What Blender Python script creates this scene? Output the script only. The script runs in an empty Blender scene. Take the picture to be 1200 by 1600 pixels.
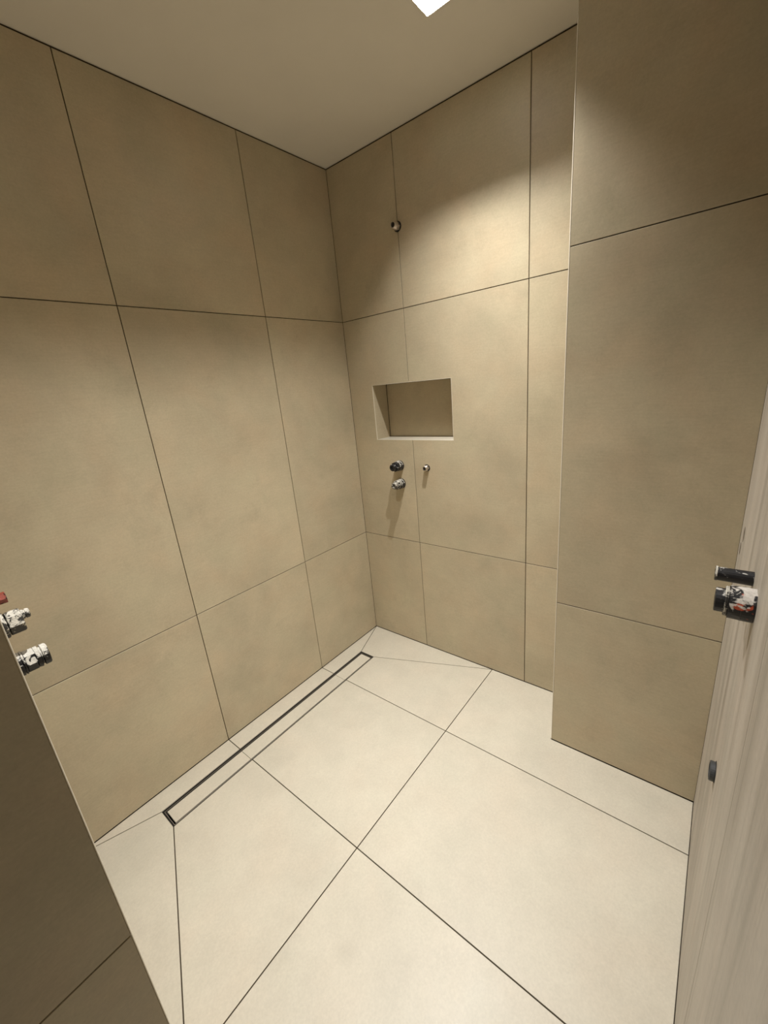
import bpy, bmesh, math, random
from mathutils import Vector, Matrix

random.seed(4)
S = bpy.context.scene
COL = S.collection

# ------------------------------------------------------------------ camera
cam_data = bpy.data.cameras.new('camera')
cam_data.sensor_fit = 'VERTICAL'
cam_data.sensor_height = 32.0
cam_data.lens = 639.51 / 1600.0 * 32.0
cam_data.clip_start = 0.02
cam = bpy.data.objects.new('camera', cam_data)
COL.objects.link(cam)
RIGHT = (0.77803, 0.62156, -0.09129)
UP = (-0.11634, 0.28535, 0.95134)
FWD = (-0.61736, 0.72955, -0.29432)
M = Matrix.Identity(4)
for i in range(3):
    M[i][0] = RIGHT[i]; M[i][1] = UP[i]; M[i][2] = -FWD[i]
M[0][3], M[1][3], M[2][3] = 1.6469, -1.7551, 1.5319
cam.matrix_world = M
S.camera = cam

# ------------------------------------------------------------------ world, exposure
w = bpy.data.worlds.new('world'); S.world = w; w.use_nodes = True
w.node_tree.nodes['Background'].inputs[0].default_value = (0.9, 0.85, 0.75, 1)
w.node_tree.nodes['Background'].inputs[1].default_value = 0.0
vs = S.view_settings
vs.view_transform = 'Standard'; vs.look = 'None'; vs.gamma = 1.0; vs.use_curve_mapping = False
vs.exposure = 0.0
LED_COL = (1.0, 0.972, 0.93)
BEAM = 5.6            # beam narrowness: intensity falls as cos^(1+BEAM)
LED_W = 49.0           # watts of each recessed spot
GLOW = 2.5            # glow of the frosted reflector

# ------------------------------------------------------------------ dimensions (metres)
H = 2.5622
YA, YB = -1.104, -0.4975       # vertical joints, left wall and floor
XA, XB = 0.4025, 1.0028        # vertical joints, back wall
Z1, Z2 = 0.673, 1.873
PX, PY = 1.2273, -0.2836       # pier corner
XR = 1.7262                    # right wall
FX = 0.8254                    # floor joint
NX, NY = 0.9600, -1.7178       # end of entry wall
YE = -2.05                     # where the doorway opens into an unseen room, added to let light escape
YF = -4.3                      # far wall of that room, behind the camera
OX0, OX1 = -1.3, 3.3           # its side walls
NX0, NX1, NZ0, NZ1, ND = 0.1638, 0.6439, 1.248, 1.5361, 0.120
DX0, DX1, DY0, DY1 = 0.0945, 0.1935, -0.2615, -1.4564
T = 0.008                      # tile thickness
G = 0.0016                     # half joint
LAMPS = [(0.868, -0.411), (0.868, -1.300)]
LA = 0.0425                    # half side of lamp opening

# ------------------------------------------------------------------ materials
def new_mat(name):
    m = bpy.data.materials.new(name); m.use_nodes = True
    nt = m.node_tree
    return m, nt, nt.nodes['Principled BSDF']

def ramp(nt, stops):
    r = nt.nodes.new('ShaderNodeValToRGB')
    el = r.color_ramp.elements
    el[0].position, el[0].color = stops[0][0], stops[0][1]
    el[1].position, el[1].color = stops[-1][0], stops[-1][1]
    for p, c in stops[1:-1]:
        e = el.new(p); e.color = c
    return r

def noise(nt, vec, scale, detail=4, rough=0.55, dist=0.0, wsock=None):
    n = nt.nodes.new('ShaderNodeTexNoise')
    if wsock is not None:
        n.noise_dimensions = '4D'
        nt.links.new(wsock, n.inputs['W'])
    n.inputs['Scale'].default_value = scale
    n.inputs['Detail'].default_value = detail
    n.inputs['Roughness'].default_value = rough
    n.inputs['Distortion'].default_value = dist
    nt.links.new(vec, n.inputs['Vector'])
    return n.outputs['Fac']

def mixc(nt, fac, a, b, mode='MIX'):
    n = nt.nodes.new('ShaderNodeMix'); n.data_type = 'RGBA'; n.blend_type = mode
    for s, v in ((n.inputs[0], fac), (n.inputs[6], a), (n.inputs[7], b)):
        if hasattr(v, 'is_linked'): nt.links.new(v, s)
        else: s.default_value = v
    return n.outputs[2]

def math_n(nt, op, a, b=0.0, clamp=False):
    n = nt.nodes.new('ShaderNodeMath'); n.operation = op; n.use_clamp = clamp
    for s, v in ((n.inputs[0], a), (n.inputs[1], b)):
        if hasattr(v, 'is_linked'): nt.links.new(v, s)
        else: s.default_value = v
    return n.outputs[0]

def tile_material(name, base, var=1.0, rough=0.42, streaks=False):
    m, nt, bs = new_mat(name)
    tc = nt.nodes.new('ShaderNodeTexCoord'); oi = nt.nodes.new('ShaderNodeObjectInfo')
    W = math_n(nt, 'MULTIPLY', oi.outputs['Random'], 37.0)
    v = tc.outputs['Object']
    cloud = noise(nt, v, 2.3, 5, 0.6, 0.3, W)
    mid = noise(nt, v, 9.0, 6, 0.65, 0.2, W)
    fine = noise(nt, v, 160.0, 3, 0.6, 0.0, W)
    dark = tuple(c * (1 - 0.13 * var) for c in base) + (1,)
    lite = tuple(min(1, c * (1 + 0.10 * var)) for c in base) + (1,)
    r1 = ramp(nt, [(0.33, dark), (0.5, base + (1,)), (0.68, lite)]); nt.links.new(cloud, r1.inputs[0])
    # worn darker patches, ragged like cast concrete
    patch = noise(nt, v, 4.2, 12, 0.80, 0.35, W)
    rp = ramp(nt, [(0.53, (0, 0, 0, 1)), (0.66, (1, 1, 1, 1))]); nt.links.new(patch, rp.inputs[0])
    pf = math_n(nt, 'MULTIPLY', rp.outputs[0], 0.48 * var)
    c = mixc(nt, pf, r1.outputs[0], tuple(x * 0.80 for x in base) + (1,))
    r2 = ramp(nt, [(0.3, (0.93, 0.925, 0.92, 1)), (0.7, (1.05, 1.05, 1.05, 1))]); nt.links.new(mid, r2.inputs[0])
    c = mixc(nt, 0.7 * var, c, r2.outputs[0], 'MULTIPLY')
    r3 = ramp(nt, [(0.25, (0.90, 0.90, 0.90, 1)), (0.75, (1.06, 1.06, 1.06, 1))]); nt.links.new(fine, r3.inputs[0])
    c = mixc(nt, 0.8, c, r3.outputs[0], 'MULTIPLY')
    # slight drift between rosy and olive, and brushed horizontal hairlines
    hue = noise(nt, v, 5.5, 3, 0.5, 0.4, math_n(nt, 'ADD', W, 11.0))
    rh = ramp(nt, [(0.32, (1.035, 0.99, 0.97, 1)), (0.5, (1, 1, 1, 1)), (0.68, (0.975, 1.005, 1.0, 1))]); nt.links.new(hue, rh.inputs[0])
    c = mixc(nt, 0.75 * var, c, rh.outputs[0], 'MULTIPLY')
    hm = nt.nodes.new('ShaderNodeMapping'); hm.inputs['Scale'].default_value = (14, 14, 190)
    nt.links.new(v, hm.inputs[0])
    hl = noise(nt, hm.outputs[0], 1.0, 3, 0.6, 0.0, W)
    rl = ramp(nt, [(0.30, (0.95, 0.95, 0.95, 1)), (0.7, (1.03, 1.03, 1.03, 1))]); nt.links.new(hl, rl.inputs[0])
    c = mixc(nt, 0.7, c, rl.outputs[0], 'MULTIPLY')
    ro = math_n(nt, 'MULTIPLY_ADD', mid, 0.18)
    ro.node.inputs[2].default_value = rough - 0.09
    if streaks:
        mp = nt.nodes.new('ShaderNodeMapping'); mp.inputs['Scale'].default_value = (1, 11, 0.55)
        nt.links.new(v, mp.inputs[0])
        st = noise(nt, mp.outputs[0], 1.0, 7, 0.62, 1.1, W)
        mp2 = nt.nodes.new('ShaderNodeMapping'); mp2.inputs['Scale'].default_value = (1, 34, 1.1)
        nt.links.new(v, mp2.inputs[0])
        st2 = noise(nt, mp2.outputs[0], 1.0, 6, 0.65, 1.4, W)
        rs = ramp(nt, [(0.34, (0.66, 0.65, 0.63, 1)), (0.5, (1, 1, 1, 1)), (0.66, (1.16, 1.17, 1.18, 1))]); nt.links.new(st, rs.inputs[0])
        rs2 = ramp(nt, [(0.32, (0.68, 0.67, 0.65, 1)), (0.45, (1, 1, 1, 1)), (0.7, (1.06, 1.06, 1.07, 1))]); nt.links.new(st2, rs2.inputs[0])
        c = mixc(nt, 0.8, c, rs.outputs[0], 'MULTIPLY')
        c = mixc(nt, 0.7, c, rs2.outputs[0], 'MULTIPLY')
        ro = math_n(nt, 'MULTIPLY_ADD', st, 0.35)
        ro.node.inputs[2].default_value = rough - 0.1
    nt.links.new(c, bs.inputs['Base Color'])
    nt.links.new(ro, bs.inputs['Roughness'])
    bs.inputs['Specular IOR Level'].default_value = 0.42
    b = nt.nodes.new('ShaderNodeBump'); b.inputs['Strength'].default_value = 0.05; b.inputs['Distance'].default_value = 0.001
    nt.links.new(fine, b.inputs['Height']); nt.links.new(b.outputs[0], bs.inputs['Normal'])
    return m

def plain(name, col, rough=0.5, metal=0.0, grain=0.06, scale=60):
    m, nt, bs = new_mat(name)
    tc = nt.nodes.new('ShaderNodeTexCoord')
    n = noise(nt, tc.outputs['Object'], scale, 4)
    r = ramp(nt, [(0.3, tuple(c * (1 - grain) for c in col) + (1,)), (0.7, tuple(min(1, c * (1 + grain)) for c in col) + (1,))])
    nt.links.new(n, r.inputs[0]); nt.links.new(r.outputs[0], bs.inputs['Base Color'])
    bs.inputs['Roughness'].default_value = rough; bs.inputs['Metallic'].default_value = metal
    return m

def smeared(name, base, smear, amount, rough=0.45, metal=0.0, scale=55, accent=None, top_light=0.0):
    """a dark plastic or metal fitting with dried plaster splashed over it"""
    m, nt, bs = new_mat(name)
    tc = nt.nodes.new('ShaderNodeTexCoord')
    n = noise(nt, tc.outputs['Object'], scale, 5, 0.6, 0.8)
    r = ramp(nt, [(1 - amount - 0.03, (0, 0, 0, 1)), (1 - amount + 0.03, (1, 1, 1, 1))])
    if top_light:      # upward faces get more pale smear: light from above painted in
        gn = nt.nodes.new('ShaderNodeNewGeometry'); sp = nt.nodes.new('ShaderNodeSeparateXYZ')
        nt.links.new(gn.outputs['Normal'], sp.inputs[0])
        sm = math_n(nt, 'MULTIPLY_ADD', sp.outputs['Z'], top_light); nt.links.new(n, sm.node.inputs[2])
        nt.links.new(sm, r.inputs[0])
    else:
        nt.links.new(n, r.inputs[0])
    col = base + (1,)
    if accent:
        n2 = noise(nt, tc.outputs['Object'], 38, 2, 0.5, 0.4)
        ra = ramp(nt, [(0.60, (0, 0, 0, 1)), (0.63, (1, 1, 1, 1))]); nt.links.new(n2, ra.inputs[0])
        col = mixc(nt, ra.outputs[0], col, accent + (1,))
    n3 = noise(nt, tc.outputs['Object'], 210, 3)
    rsm = ramp(nt, [(0.3, tuple(c * 0.7 for c in smear) + (1,)), (0.65, smear + (1,))]); nt.links.new(n3, rsm.inputs[0])
    c = mixc(nt, r.outputs[0], col, rsm.outputs[0])
    nt.links.new(c, bs.inputs['Base Color'])
    rr = math_n(nt, 'MULTIPLY_ADD', r.outputs[0], 0.5, True); rr.node.inputs[2].default_value = rough
    nt.links.new(rr, bs.inputs['Roughness'])
    if metal:
        mm = math_n(nt, 'MULTIPLY_ADD', r.outputs[0], -metal, True); mm.node.inputs[2].default_value = metal
        nt.links.new(mm, bs.inputs['Metallic'])
    b = nt.nodes.new('ShaderNodeBump'); b.inputs['Strength'].default_value = 0.6; b.inputs['Distance'].default_value = 0.0015
    nt.links.new(n, b.inputs['Height']); nt.links.new(b.outputs[0], bs.inputs['Normal'])
    return m

def emissive(name, col, s):
    m, nt, bs = new_mat(name)
    bs.inputs['Base Color'].default_value = (0.8, 0.8, 0.8, 1)
    bs.inputs['Emission Color'].default_value = col + (1,)
    bs.inputs['Emission Strength'].default_value = s
    return m

TILE = (0.525, 0.452, 0.318)
M_TILE = tile_material('concrete_tile', TILE)
M_TILE_LIT = tile_material('concrete_tile_lit', (0.555, 0.515, 0.425), 0.5, 0.40)  # same tile as the walls, lightened: the floor's bright lighting is in the colour
M_STREAK = tile_material('streaked_tile', (0.455, 0.412, 0.352), 0.6, 0.5, True)
M_GROUT = plain('grout', (0.045, 0.033, 0.018), 0.9)
M_PLASTER = plain('painted_plaster', (0.78, 0.74, 0.66), 0.85, 0, 0.015, 6)
M_ROUGH = plain('rough_grey_plaster', (0.33, 0.31, 0.28), 0.95, 0, 0.05, 8)  # kept dark so the unseen outer room returns little light
M_TRIM = plain('edge_trim', (0.78, 0.72, 0.60), 0.35, 0.0, 0.03)
M_STAIN = plain('brown_stain', (0.13, 0.10, 0.07), 0.7, 0, 0.3, 90)
M_STEEL = plain('brushed_steel', (0.40, 0.37, 0.33), 0.40, 0.8, 0.08, 200)
M_BLACK = plain('black_recess', (0.012, 0.011, 0.010), 0.7)
M_PLASTIC = smeared('black_plastic_plaster_toplit', (0.003, 0.003, 0.004), (0.62, 0.60, 0.54), 0.38, top_light=0.30)
M_PLASTIC_B = smeared('black_plastic_clean', (0.008, 0.008, 0.010), (0.60, 0.58, 0.54), 0.36, top_light=0.05)
M_WHITE = smeared('plastered_plastic', (0.03, 0.028, 0.026), (0.60, 0.57, 0.50), 0.46, scale=95, top_light=0.15)
M_RED = smeared('black_red_plastic', (0.008, 0.008, 0.010), (0.66, 0.62, 0.57), 0.36, accent=(0.42, 0.07, 0.03), top_light=0.22)
M_CHROME = smeared('dusty_brass_nickel', (0.62, 0.55, 0.48), (0.70, 0.64, 0.55), 0.45, 0.3, 0.9)
M_REDP = smeared('red_plastic', (0.24, 0.040, 0.02), (0.02, 0.01, 0.01), 0.42, 0.5, scale=120)
M_REFL = emissive('frosted_reflector', LED_COL, GLOW)
M_LENS = emissive('led_lens', LED_COL, 60.0)

# ------------------------------------------------------------------ helpers
def link(name, bm, mat, parent=None, loc=None, smooth=False):
    me = bpy.data.meshes.new(name)
    bmesh.ops.recalc_face_normals(bm, faces=bm.faces)
    if loc is not None:
        bmesh.ops.translate(bm, verts=bm.verts, vec=-Vector(loc))
    if smooth:
        for f in bm.faces: f.smooth = True
    bm.to_mesh(me); bm.free()
    me.materials.append(mat)
    o = bpy.data.objects.new(name, me)
    if loc is not None: o.location = loc
    COL.objects.link(o)
    if parent is not None: o.parent = parent
    return o

def add_box(bm, x0, x1, y0, y1, z0, z1):
    vs_ = [bm.verts.new((x, y, z)) for x in (x0, x1) for y in (y0, y1) for z in (z0, z1)]
    for f in ((0, 1, 3, 2), (4, 6, 7, 5), (0, 4, 5, 1), (2, 3, 7, 6), (0, 2, 6, 4), (1, 5, 7, 3)):
        bm.faces.new([vs_[i] for i in f])

def box(name, ext, mat, parent=None, bevel=0.0):
    bm = bmesh.new(); x0, x1, y0, y1, z0, z1 = ext
    add_box(bm, min(x0, x1), max(x0, x1), min(y0, y1), max(y0, y1), min(z0, z1), max(z0, z1))
    if bevel:
        bmesh.ops.bevel(bm, geom=list(bm.edges), offset=bevel, segments=1, affect='EDGES')
    return link(name, bm, mat, parent, ((x0 + x1) / 2, (y0 + y1) / 2, (z0 + z1) / 2))

def structure(name, boxes, mat):
    bm = bmesh.new()
    for b in boxes: add_box(bm, *b)
    o = link(name, bm, mat); o['kind'] = 'structure'
    return o

def inset_poly(pts, g):
    """shrink a counter-clockwise polygon by g on every side (g may be a list per edge)"""
    n = len(pts); out = []
    gs = g if isinstance(g, (list, tuple)) else [g] * n
    for i in range(n):
        p0, p1, p2 = Vector(pts[i - 1]), Vector(pts[i]), Vector(pts[(i + 1) % n])
        d1, d2 = (p1 - p0).normalized(), (p2 - p1).normalized()
        n1, n2 = Vector((-d1.y, d1.x)), Vector((-d2.y, d2.x))
        a, b = gs[i - 1], gs[i]
        # p = p1 + s with s.n1 = a, s.n2 = b
        det = n1.x * n2.y - n1.y * n2.x
        if abs(det) < 1e-6: s = n1 * a
        else: s = Vector(((a * n2.y - b * n1.y) / det, (n1.x * b - n2.x * a) / det))
        out.append(p1 + s)
    return out

def prism(name, pts, axis, face, back, mat, parent, g=G, bevel=0.0006):
    """polygon plate; pts ccw in the plane's two coordinates, visible side at `face`, hidden side at `back`"""
    area = sum(pts[i - 1][0] * pts[i][1] - pts[i][0] * pts[i - 1][1] for i in range(len(pts)))
    if area < 0: pts = pts[::-1]; g = g
    q = inset_poly(pts, g)
    bm = bmesh.new()
    def P(u, v, d): return {'x': (d, u, v), 'y': (u, d, v), 'z': (u, v, d)}[axis]
    a = [bm.verts.new(P(p[0], p[1], face)) for p in q]
    b = [bm.verts.new(P(p[0], p[1], back)) for p in q]
    top = bm.faces.new(a); bm.faces.new(b[::-1])
    n = len(q)
    for i in range(n):
        bm.faces.new((a[i], b[i], b[(i + 1) % n], a[(i + 1) % n]))
    bmesh.ops.recalc_face_normals(bm, faces=bm.faces)
    if bevel:
        bmesh.ops.bevel(bm, geom=[e for e in top.edges], offset=bevel, segments=1, affect='EDGES')
    cu = sum(p[0] for p in q) / n; cv = sum(p[1] for p in q) / n
    return link(name, bm, mat, parent, P(cu, cv, (face + back) / 2))

def rect(u0, u1, v0, v1): return [(u0, v0), (u1, v0), (u1, v1), (u0, v1)]

def empty(name, loc, label=None, cat=None, group=None, rot=None):
    o = bpy.data.objects.new(name, None); o.empty_display_size = 0.05
    o.location = loc
    if rot: o.rotation_euler = rot
    COL.objects.link(o)
    if label: o['label'] = label
    if cat: o['category'] = cat
    if group: o['group'] = group
    return o

# ------------------------------------------------------------------ floor
SUB = 0.09
floor = structure('floor', [
    (-0.12, DX0, YE, 0.12, -SUB, -0.004), (DX1, XR + 0.12, YE, 0.12, -SUB, -0.004),
    (DX0, DX1, DY0, 0.12, -SUB, -0.004), (DX0, DX1, YE, DY1, -SUB, -0.004),
    (OX0, OX1, YF, YE, -SUB, -0.004),
    (DX0, DX1, DY1, DY0, -SUB, -0.07)], M_GROUT)
D1, D2, D3, D4 = (DX0, DY0), (DX1, DY0), (DX0, DY1), (DX1, DY1)
floor_tiles = [
    [(0, 0), D1, (DX0, YB), (0, YB)],
    rect(0, DX0, YA, YB),
    [(0, YA), (DX0, YA), D3, (0, NY)],
    [(0, 0), (FX, 0), D2, D1],
    [D2, (FX, 0), (FX, YB), (DX1, YB)],
    rect(DX1, FX, YA, YB),
    [(DX1, YA), (FX, YA), (FX, NY), D4],
    [D3, D4, (FX, NY), (0, NY)],
    [(FX, 0), (PX, 0), (PX, PY), (XR, PY), (XR, YB), (FX, YB)],
    rect(FX, XR, YA, YB), rect(FX, XR, -1.704, YA),
    [(FX, -1.704), (XR, -1.704), (XR, YE), (NX, YE), (NX, NY), (FX, NY)],
    rect(OX0, -.37, YE - 1.2, YE), rect(-.37, .83, YE - 1.2, YE), rect(.83, 2.03, YE - 1.2, YE), rect(2.03, OX1, YE - 1.2, YE),
    rect(OX0, .83, YF, YE - 1.2), rect(.83, OX1, YF, YE - 1.2)]
for p in floor_tiles:
    prism('tile', p, 'z', 0.0, -0.0045, M_TILE_LIT, floor, 0.0018, 0.0005)

# linear shower drain with a tiled cover tray
drain = empty('linear_shower_drain', ((DX0 + DX1) / 2, (DY0 + DY1) / 2, -0.07),
              'long slim linear shower drain with tiled inlay set in the floor along the left wall', 'drain')
dl = drain.location
def ring_bm(x0, x1, y0, y1, t, z0, z1):
    bm = bmesh.new()
    add_box(bm, x0, x0 + t, y0, y1, z0, z1); add_box(bm, x1 - t, x1, y0, y1, z0, z1)
    add_box(bm, x0 + t, x1 - t, y0, y0 + t, z0, z1); add_box(bm, x0 + t, x1 - t, y1 - t, y1, z0, z1)
    return bm
def dpart(name, bm, mat, label=None):
    o = link(name, bm, mat, drain)
    o.location = -Vector(dl)
    if label: o['label'] = label
    return o
x0, x1, y0, y1 = DX0 + 0.0005, DX1 - 0.0005, DY1 + 0.0005, DY0 - 0.0005
bm = ring_bm(x0, x1, y0, y1, 0.0022, -0.07, -0.0015)
dpart('channel_wall', bm, M_BLACK, 'black outer wall of the channel')
bm = bmesh.new(); add_box(bm, x0, x1, y0, y1, -0.0715, -0.068)
dpart('channel_bed', bm, M_BLACK)
bm = ring_bm(x0 + 0.0048, x1 - 0.0048, y0 + 0.0048, y1 - 0.0048, 0.0015, -0.068, -0.0042)
dpart('steel_rim', bm, M_STEEL, 'thin steel rim inside the black channel')
cx0, cx1, cy0, cy1 = x0 + 0.0122, x1 - 0.0122, y0 + 0.0122, y1 - 0.0122
bm = bmesh.new(); add_box(bm, cx0 + 0.001, cx1 - 0.001, cy0 + 0.001, cy1 - 0.001, -0.068, -0.0125)
tray = dpart('cover_tray', bm, M_BLACK)
for a, b in ((cy0, YA), (YA, YB), (YB, cy1)):
    o = prism('cover_tile', rect(cx0, cx1, a, b), 'z', -0.0050, -0.0122, M_TILE_LIT, drain, 0.0008, 0.0005)
    o.location = o.location - Vector(dl)

# ------------------------------------------------------------------ walls
ROWS = [(0.0, Z1), (Z1, Z2), (Z2, H - 0.0045)]
BK = 0.004   # grout lies this far behind the tile face
wl = structure('wall_left', [(-0.12, -BK, YE, 0.12, 0, H)], M_GROUT)
for z0, z1 in ROWS:
    for a, b in ((YB, 0.0008), (YA, YB), (NY, YA)):
        prism('tile', rect(a, b, z0 + (0.001 if z0 == 0 else 0), z1), 'x', 0.0, -BK - 0.0002, M_TILE, wl)

wb = structure('wall_back', [(-0.12, NX0 - .008, BK, 0.25, 0, H), (NX1 + .008, XR + .12, BK, .25, 0, H),
                             (NX0 - .008, NX1 + .008, BK, .25, 0, NZ0 - .008), (NX0 - .008, NX1 + .008, BK, .25, NZ1 + .008, H),
                             (NX0 - .008, NX1 + .008, ND + .008, .25, NZ0 - .008, NZ1 + .008)], M_GROUT)
cols = [(-0.0008, XA), (XA, XB), (XB, PX + 0.001)]
for z0, z1 in ROWS:
    for k, (a, b) in enumerate(cols):
        zz = z0 + (0.001 if z0 == 0 else 0)
        if z0 == Z1 and k == 0:
            pts = [(a, z0), (b, z0), (b, NZ0), (NX0, NZ0), (NX0, NZ1), (b, NZ1), (b, z1), (a, z1)]
            g = [G, G, .0016, .0016, .0016, G, G, G]
        elif z0 == Z1 and k == 1:
            pts = [(a, z0), (b, z0), (b, z1), (a, z1), (a, NZ1), (NX1, NZ1), (NX1, NZ0), (a, NZ0)]
            g = [G, G, G, G, .0016, .0016, .0016, G]
        else:
            pts, g = rect(a, b, zz, z1), G
        prism('tile', pts, 'y', 0.0, BK + 0.0002, M_TILE, wb, g)
# recessed niche: five tile panels, a dark joint at its back corners
niche = bpy.data.objects.new('niche', None); COL.objects.link(niche); niche.parent = wb
niche.location = ((NX0 + NX1) / 2, ND / 2, NZ0)
def npan(name, ext, mat):
    o = box(name, ext, mat, niche, 0.0)
    o.location = Vector(o.location) - niche.location
    return o
F0 = 0.0037
npan('back_panel', (NX0 + .003, NX1 - .002, ND, ND + .0075, NZ0 + .001, NZ1 - .001), M_TILE)
npan('side_panel', (NX0 - .0075, NX0, F0, ND - .001, NZ0 - .007, NZ1 + .007), M_TILE)
npan('side_panel', (NX1, NX1 + .0075, F0, ND - .001, NZ0 - .007, NZ1 + .007), M_TILE)
npan('bottom_panel', (NX0 + .0002, NX1 - .0002, F0, ND - .001, NZ0 - .0075, NZ0), M_TILE_LIT)
npan('top_panel', (NX0 + .0002, NX1 - .0002, F0, ND - .001, NZ1, NZ1 + .0075), M_TILE)

for e in ((NX0 - .0016, NX0 + .0002, NZ0 - .0016, NZ1 + .0016), (NX1 - .0002, NX1 + .0016, NZ0 - .0016, NZ1 + .0016),
          (NX0 + .0003, NX1 - .0003, NZ0 - .0016, NZ0 + .0001), (NX0 + .0003, NX1 - .0003, NZ1 - .0001, NZ1 + .0016)):
    npan('edge_trim', (e[0], e[1], -.0002, .0036, e[2], e[3]), M_TRIM)
# pier that steps forward in front of the back wall
pier = structure('wall_pier', [(PX + BK, XR + .01, PY + BK, BK, 0, H)], M_GROUT)
for z0, z1 in ((0.0015, 0.6715), (0.6715, 1.8770), (1.8770, H - 0.0045)):
    prism('tile', rect(PX + .0012, XR + .0012, z0, z1), 'y', PY, PY + BK + .0002, M_TILE, pier)
for z0, z1 in ROWS:
    prism('tile', rect(PY + .0012, -0.001, max(z0, .0015), z1), 'x', PX, PX + BK + .0002, M_TILE, pier)

def corner_trim(parent, cx, cy, sx, sy, z0, z1, r=0.0034):
    """quarter-round profile whose rounded corner sits at (cx, cy); the body lies towards (sx, sy)"""
    bm = bmesh.new()
    ox, oy = cx + sx * r, cy + sy * r
    ring = [(ox - sx * r * math.cos(t), oy - sy * r * math.sin(t)) for t in [i * math.pi / 12 for i in range(7)]]
    ring.append((ox, oy))
    a = [bm.verts.new((x, y, z0)) for x, y in ring]; b = [bm.verts.new((x, y, z1)) for x, y in ring]
    n = len(ring)
    for i in range(n): bm.faces.new((a[i], a[(i + 1) % n], b[(i + 1) % n], b[i]))
    bm.faces.new(a); bm.faces.new(b[::-1])
    return link('edge_trim', bm, M_TRIM, parent, (ox, oy, (z0 + z1) / 2))
corner_trim(pier, PX - .0004, PY - .0004, 1, 1, 0.001, H - .0045, 0.0027)['label'] = 'pale vertical edge trim on the pier corner'

# right wall: tall slabs
wr = structure('wall_right', [(XR + BK, XR + .12, YE, PY + .01, 0, H), (XR + .12, OX1, YE, YE + .12, 0, H)], M_GROUT)
for a, b in ((-1.0912, PY + .002), (-1.89, -1.0912), (YE, -1.89)):
    prism('slab', rect(a, b, .0015, H - .0045), 'x', XR, XR + BK + .0002, M_STREAK, wr, 0.0018)

# two brownish smears near the pier
for y, z, h in ((-0.395, 1.073, .022), (-0.345, 1.013, .018)):
    bm = bmesh.new(); rnd = random.Random(int(h * 1000))
    ring = [(XR - .0004, y + .016 * math.cos(k * math.pi / 8) * rnd.uniform(.7, 1.1), z + h * math.sin(k * math.pi / 8) * rnd.uniform(.8, 1.1)) for k in range(16)]
    a = [bm.verts.new(q) for q in ring]; b = [bm.verts.new((XR - .0001, q[1], q[2])) for q in ring]
    bm.faces.new(a); bm.faces.new(b[::-1])
    for k in range(16): bm.faces.new((a[k], b[k], b[(k + 1) % 16], a[(k + 1) % 16]))
    link('stain', bm, M_STAIN, wr, (XR, y, z))

# entry wall whose end face forms the left door reveal
we = structure('wall_entry', [(-.004, NX - BK, YE, NY - BK, 0, H), (OX0, -.12, YE, YE + .12, 0, H)], M_GROUT)
for z0, z1 in ROWS:
    z0 = max(z0, .0015)
    for a, b in ((YE, NY - .0004),):
        prism('tile', rect(a, b, z0, z1), 'x', NX, NX - BK - .0002, M_TILE, we)
    for a, b in ((0.001, XA), (XA, NX - .0004)):
        prism('tile', rect(a, b, z0, z1), 'y', NY, NY - BK - .0002, M_TILE, we)
corner_trim(we, NX + .0004, NY + .0004, -1, -1, 0.001, H - .0045, 0.0019)['label'] = 'pale vertical edge trim on the entry wall corner'

wf = structure('wall_unseen_front', [(OX0, OX1, YF - .12, YF, 0, H)], M_ROUGH)  # unseen room walls, set far off so the door reveal stays dark
structure('wall_unseen_left', [(OX0 - .12, OX0, YF - .12, YE + .12, 0, H)], M_ROUGH)
structure('wall_unseen_right', [(OX1, OX1 + .12, YF - .12, YE + .12, 0, H)], M_ROUGH)

# ceiling with square openings for the downlights
xs = [OX0 - .12, LAMPS[0][0] - LA, LAMPS[0][0] + LA, OX1 + .12]
cb = [(xs[0], xs[1], YF - .12, .25, H, H + .14), (xs[2], xs[3], YF - .12, .25, H, H + .14)]
ys = [.25]
for _, y in LAMPS: ys += [y + LA, y - LA]
ys += [YF - .12]
for i in range(0, len(ys), 2): cb.append((xs[1], xs[2], ys[i + 1], ys[i], H, H + .14))
for i in range(1, len(ys) - 1, 2): cb.append((xs[1], xs[2], ys[i + 1], ys[i], H + .10, H + .14))
ceil = structure('ceiling', cb, M_PLASTER)

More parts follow.
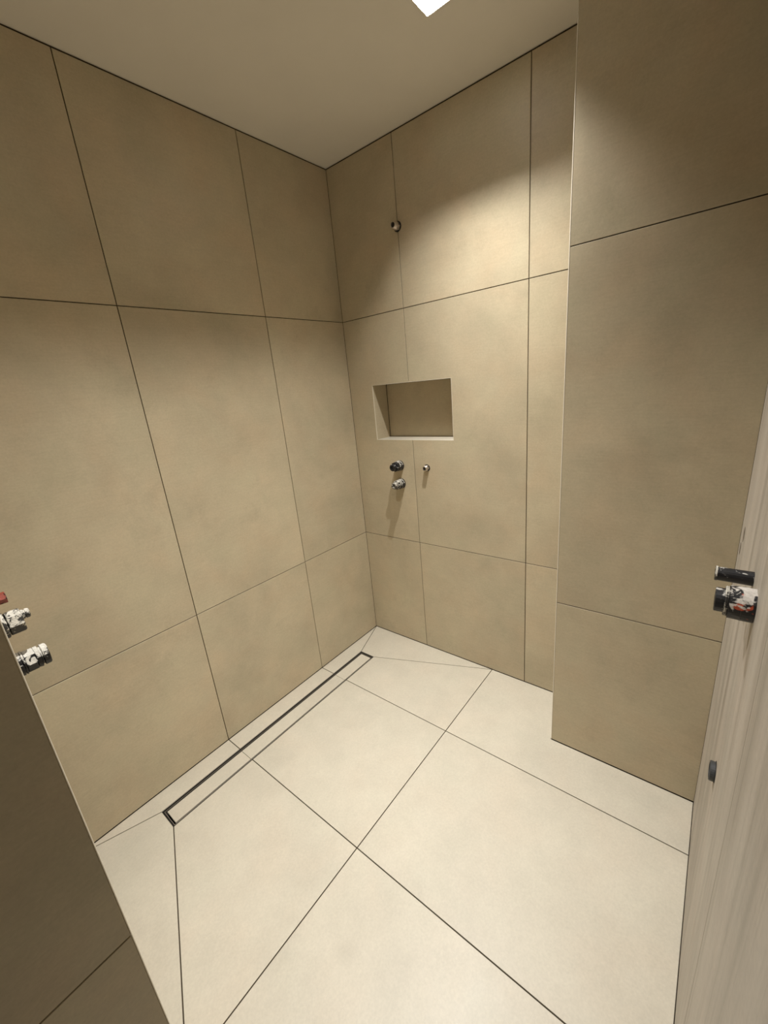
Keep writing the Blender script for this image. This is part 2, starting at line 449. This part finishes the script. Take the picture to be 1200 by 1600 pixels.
# ------------------------------------------------------------------ downlights
WELL = 0.044
def downlight(x, y, label):
    t = empty('recessed_downlight', (x, y, H), label, 'downlight', 'square recessed ceiling spots')
    bm = bmesh.new()
    a, c, zt = LA - .0003, 0.016, WELL
    lo = [bm.verts.new((sx * a, sy * a, 0.0005)) for sx, sy in ((-1, -1), (1, -1), (1, 1), (-1, 1))]
    hi = [bm.verts.new((sx * a, sy * a, zt + 0.002)) for sx, sy in ((-1, -1), (1, -1), (1, 1), (-1, 1))]
    inn = [bm.verts.new((sx * c, sy * c, zt + 0.002)) for sx, sy in ((-1, -1), (1, -1), (1, 1), (-1, 1))]
    for i in range(4):
        j = (i + 1) % 4
        bm.faces.new((lo[i], lo[j], hi[j], hi[i])); bm.faces.new((hi[i], hi[j], inn[j], inn[i]))
    link('reflector', bm, M_REFL, t)
    bm = bmesh.new()
    add_box(bm, -c, c, -c, c, zt + .003, zt + .012)
    link('led_lens', bm, M_LENS, t)
    ld = bpy.data.lights.new('downlight_lamp', 'AREA'); ld.shape = 'DISK'; ld.size = 0.017
    ld.energy = LED_W; ld.color = LED_COL
    ld.use_nodes = True; nt = ld.node_tree
    em = [n for n in nt.nodes if n.type == 'EMISSION'][0]
    ge_ = nt.nodes.new('ShaderNodeNewGeometry'); dt = nt.nodes.new('ShaderNodeVectorMath'); dt.operation = 'DOT_PRODUCT'
    nt.links.new(ge_.outputs['Normal'], dt.inputs[0]); nt.links.new(ge_.outputs['Incoming'], dt.inputs[1])
    ab = math_n(nt, 'ABSOLUTE', dt.outputs['Value'])
    nt.links.new(math_n(nt, 'POWER', ab, BEAM), em.inputs['Strength'])
    lo_ = bpy.data.objects.new('downlight_lamp', ld); COL.objects.link(lo_)
    lo_.parent = t; lo_.location = (0, 0, WELL)
    return t
downlight(*LAMPS[0], 'bright white square spot recessed in the ceiling near the back wall')
downlight(*LAMPS[1], 'square ceiling spot above the doorway end of the shower, out of frame')

# ------------------------------------------------------------------ plumbing rough-ins (built along local +Z, then turned)
def lathe(bm, prof, n=24, close=True):
    rings = []
    for r, z in prof:
        rings.append([bm.verts.new((r * math.cos(2 * math.pi * i / n), r * math.sin(2 * math.pi * i / n), z)) for i in range(n)])
    for a, b in zip(rings, rings[1:]):
        for i in range(n): bm.faces.new((a[i], a[(i + 1) % n], b[(i + 1) % n], b[i]))
    if close:
        bm.faces.new(rings[0][::-1]); bm.faces.new(rings[-1])

def thread(r, z0, z1, pitch=0.0022, d=0.0007):
    out = [(r - d, z0)]
    z = z0
    while z + pitch <= z1:
        out += [(r, z + pitch * .35), (r, z + pitch * .6), (r - d, z + pitch)]
        z += pitch
    out.append((r - d, z1))
    return out

def roughen(bm, amt, seed):
    rnd = random.Random(seed)
    for v in bm.verts:
        v.co.x += rnd.uniform(-amt, amt); v.co.y += rnd.uniform(-amt, amt); v.co.z += rnd.uniform(-amt, amt)

ROT = {'-y': (math.radians(90), 0, 0), '+y': (math.radians(-90), 0, 0), '-x': (0, math.radians(-90), 0)}

def hex_prism(bm, r, z0, z1, ch=0.0008):
    lathe(bm, [(r - ch, z0), (r, z0 + ch), (r, z1 - ch), (r - ch, z1)], 6)

def valve(loc, d, label, group, m_base, m_body, m_tip, R=0.025, L=0.072, r_tip=0.0165, seed=1, cap_off=0.0, body=0.70):
    t = empty('shower_valve', loc, label, 'valve', group, ROT[d])
    bm = bmesh.new(); lathe(bm, [(R + .001, 0.0002), (R + .001, .003), (R - .003, .0035)], 28)
    link('base_ring', bm, M_BLACK, t)
    a, b = L * .44, L * body
    bm = bmesh.new()
    prof, z, k = [], .0035, 0
    while z < a - .001:          # heavy ridges of the sleeve
        z2_ = min(z + .0095, a)
        prof += [(R - .0045, z), (R - .0008, z + .0012), (R, z + .0025), (R, z2_ - .0030), (R - .0010, z2_ - .0018), (R - .0045, z2_ - .0010)]
        z = z2_
    lathe(bm, prof, 28); roughen(bm, .0005, seed)
    link('ridged_sleeve', bm, m_base, t)
    bm = bmesh.new(); lathe(bm, [(R * .90, a + .0002), (R * .97, a + .0015), (R * .97, b - .002), (R * .88, b)], 8); roughen(bm, .0004, seed + 1)
    link('lock_nut', bm, m_body, t)
    bm = bmesh.new()
    h = L - b
    lathe(bm, [(r_tip, b + .0002), (r_tip * 1.03, b + h * .30), (r_tip * .84, b + h * .36), (r_tip * .84, b + h * .46),
               (r_tip, b + h * .52), (r_tip, L - .002), (r_tip - .002, L), (r_tip * .45, L), (r_tip * .45, L - .005)], 20)
    roughen(bm, .0003, seed + 2)
    if cap_off: bmesh.ops.translate(bm, verts=bm.verts, vec=(0, -cap_off, 0))
    link('spindle_cap', bm, m_tip, t)
    return t

def outlet(loc, d, label, R=0.0125, L=0.034, hole=0.0185, group=None, mats=None):
    t = empty('wall_outlet', loc, label, 'pipe outlet', group, ROT[d])
    m1 = mats or M_CHROME
    bm = bmesh.new(); lathe(bm, [(hole, .0002), (hole, .0010), (R * .9, .0012)], 28)
    link('pipe_hole', bm, M_BLACK, t)['label'] = 'dark cut hole around the pipe'
    bm = bmesh.new(); hex_prism(bm, R * 1.12, .0014, L * .5); link('hex_collar', bm, m1, t)
    bm = bmesh.new()
    lathe(bm, thread(R * .92, L * .5 + .0002, L - .001, .002, .0006) + [(R * .84, L), (R * .70, L), (R * .66, L - .002)], 22, False)
    lathe(bm, [(R * .66, L - .002), (R * .66, L * .55)], 22, False)
    link('threaded_nipple', bm, m1, t)
    bm = bmesh.new(); lathe(bm, [(R * .65, L * .6), (R * .65, L - .005)], 18)
    link('bore', bm, M_BLACK, t)['label'] = 'black open bore'
    return t

gv = 'capped valves on the back wall'
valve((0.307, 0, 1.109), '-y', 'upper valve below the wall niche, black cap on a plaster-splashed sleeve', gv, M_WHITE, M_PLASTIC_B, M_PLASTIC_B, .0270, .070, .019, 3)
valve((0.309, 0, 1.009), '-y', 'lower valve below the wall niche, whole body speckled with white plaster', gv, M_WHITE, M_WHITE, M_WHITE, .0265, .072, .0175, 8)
outlet((0.4023, 0, 2.209), '-y', 'small open pipe outlet high on the back wall at a tile joint', .0155, .037, .0215)
outlet((0.4815, 0, 1.104), '-y', 'small open pipe outlet just right of the two valves under the niche', .0140, .026, .0185)

ge = 'plastered valves on the entry wall'
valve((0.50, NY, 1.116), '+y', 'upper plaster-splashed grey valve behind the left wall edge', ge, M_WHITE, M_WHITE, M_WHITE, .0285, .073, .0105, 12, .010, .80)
valve((0.50, NY, 1.018), '+y', 'lower valve behind the left wall edge, black with white plaster, painted paler on top as if lit', ge, M_PLASTIC, M_PLASTIC, M_PLASTIC, .0270, .078, .0240, 21)
t = empty('pipe_plug', (0.50, NY, 1.176), 'small red plastic plug at the left picture edge above the valves', 'plug', None, ROT['+y'])
bm = bmesh.new(); lathe(bm, [(.014, .0002), (.014, .030), (.012, .031)], 20); link('plug_body', bm, M_REDP, t)
bm = bmesh.new(); hex_prism(bm, .0125, .0312, .047); link('plug_head', bm, M_REDP, t)

gr = 'rough-in fittings on the right wall'
# slim black stub
t = empty('pipe_stub', (XR, -0.812, 1.128), 'slim black plastic pipe stub on the right wall, upper of the close pair', 'pipe stub', gr, ROT['-x'])
bm = bmesh.new(); lathe(bm, [(.0132, .0002), (.0132, .054), (.0122, .0555), (.0095, .0555), (.0090, .046)], 24); roughen(bm, .0003, 5)
link('stub_body', bm, M_PLASTIC_B, t)
bm = bmesh.new(); lathe(bm, [(.0141, .0525), (.0141, .0555), (.0128, .0562)], 24, False); roughen(bm, .0005, 6)
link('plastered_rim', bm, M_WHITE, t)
t = empty('shower_valve', (XR, -0.905, 1.119), 'thick black and red valve splashed with plaster on the right wall', 'valve', gr, ROT['-x'])
bm = bmesh.new(); lathe(bm, [(.0290, .0002), (.0290, .018), (.0285, .0185), (.0285, .034), (.0265, .0350)], 28); roughen(bm, .0004, 7)
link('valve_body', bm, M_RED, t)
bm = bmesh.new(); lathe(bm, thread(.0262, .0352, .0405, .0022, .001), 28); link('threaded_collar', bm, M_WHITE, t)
bm = bmesh.new(); lathe(bm, [(.0210, .0407), (.0210, .0525), (.0198, .0535)], 24); roughen(bm, .0003, 9)
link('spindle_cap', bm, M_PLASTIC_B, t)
# flat ring low on the wall
t = empty('pipe_stub', (XR, -0.788, 0.637), 'short dark grey pipe end low on the right wall, ringed by a cut hole', 'pipe stub', gr, ROT['-x'])
bm = bmesh.new(); lathe(bm, [(.0235, .0002), (.0235, .0008), (.017, .0010)], 28); link('pipe_hole', bm, M_BLACK, t)
bm = bmesh.new(); lathe(bm, [(.0215, .0012), (.0215, .0095), (.0203, .0110), (.0165, .0110), (.0165, .004)], 28)
link('pipe_end', bm, plain('grey_plastic', (0.045, 0.048, 0.05), .4, 0, .1), t)
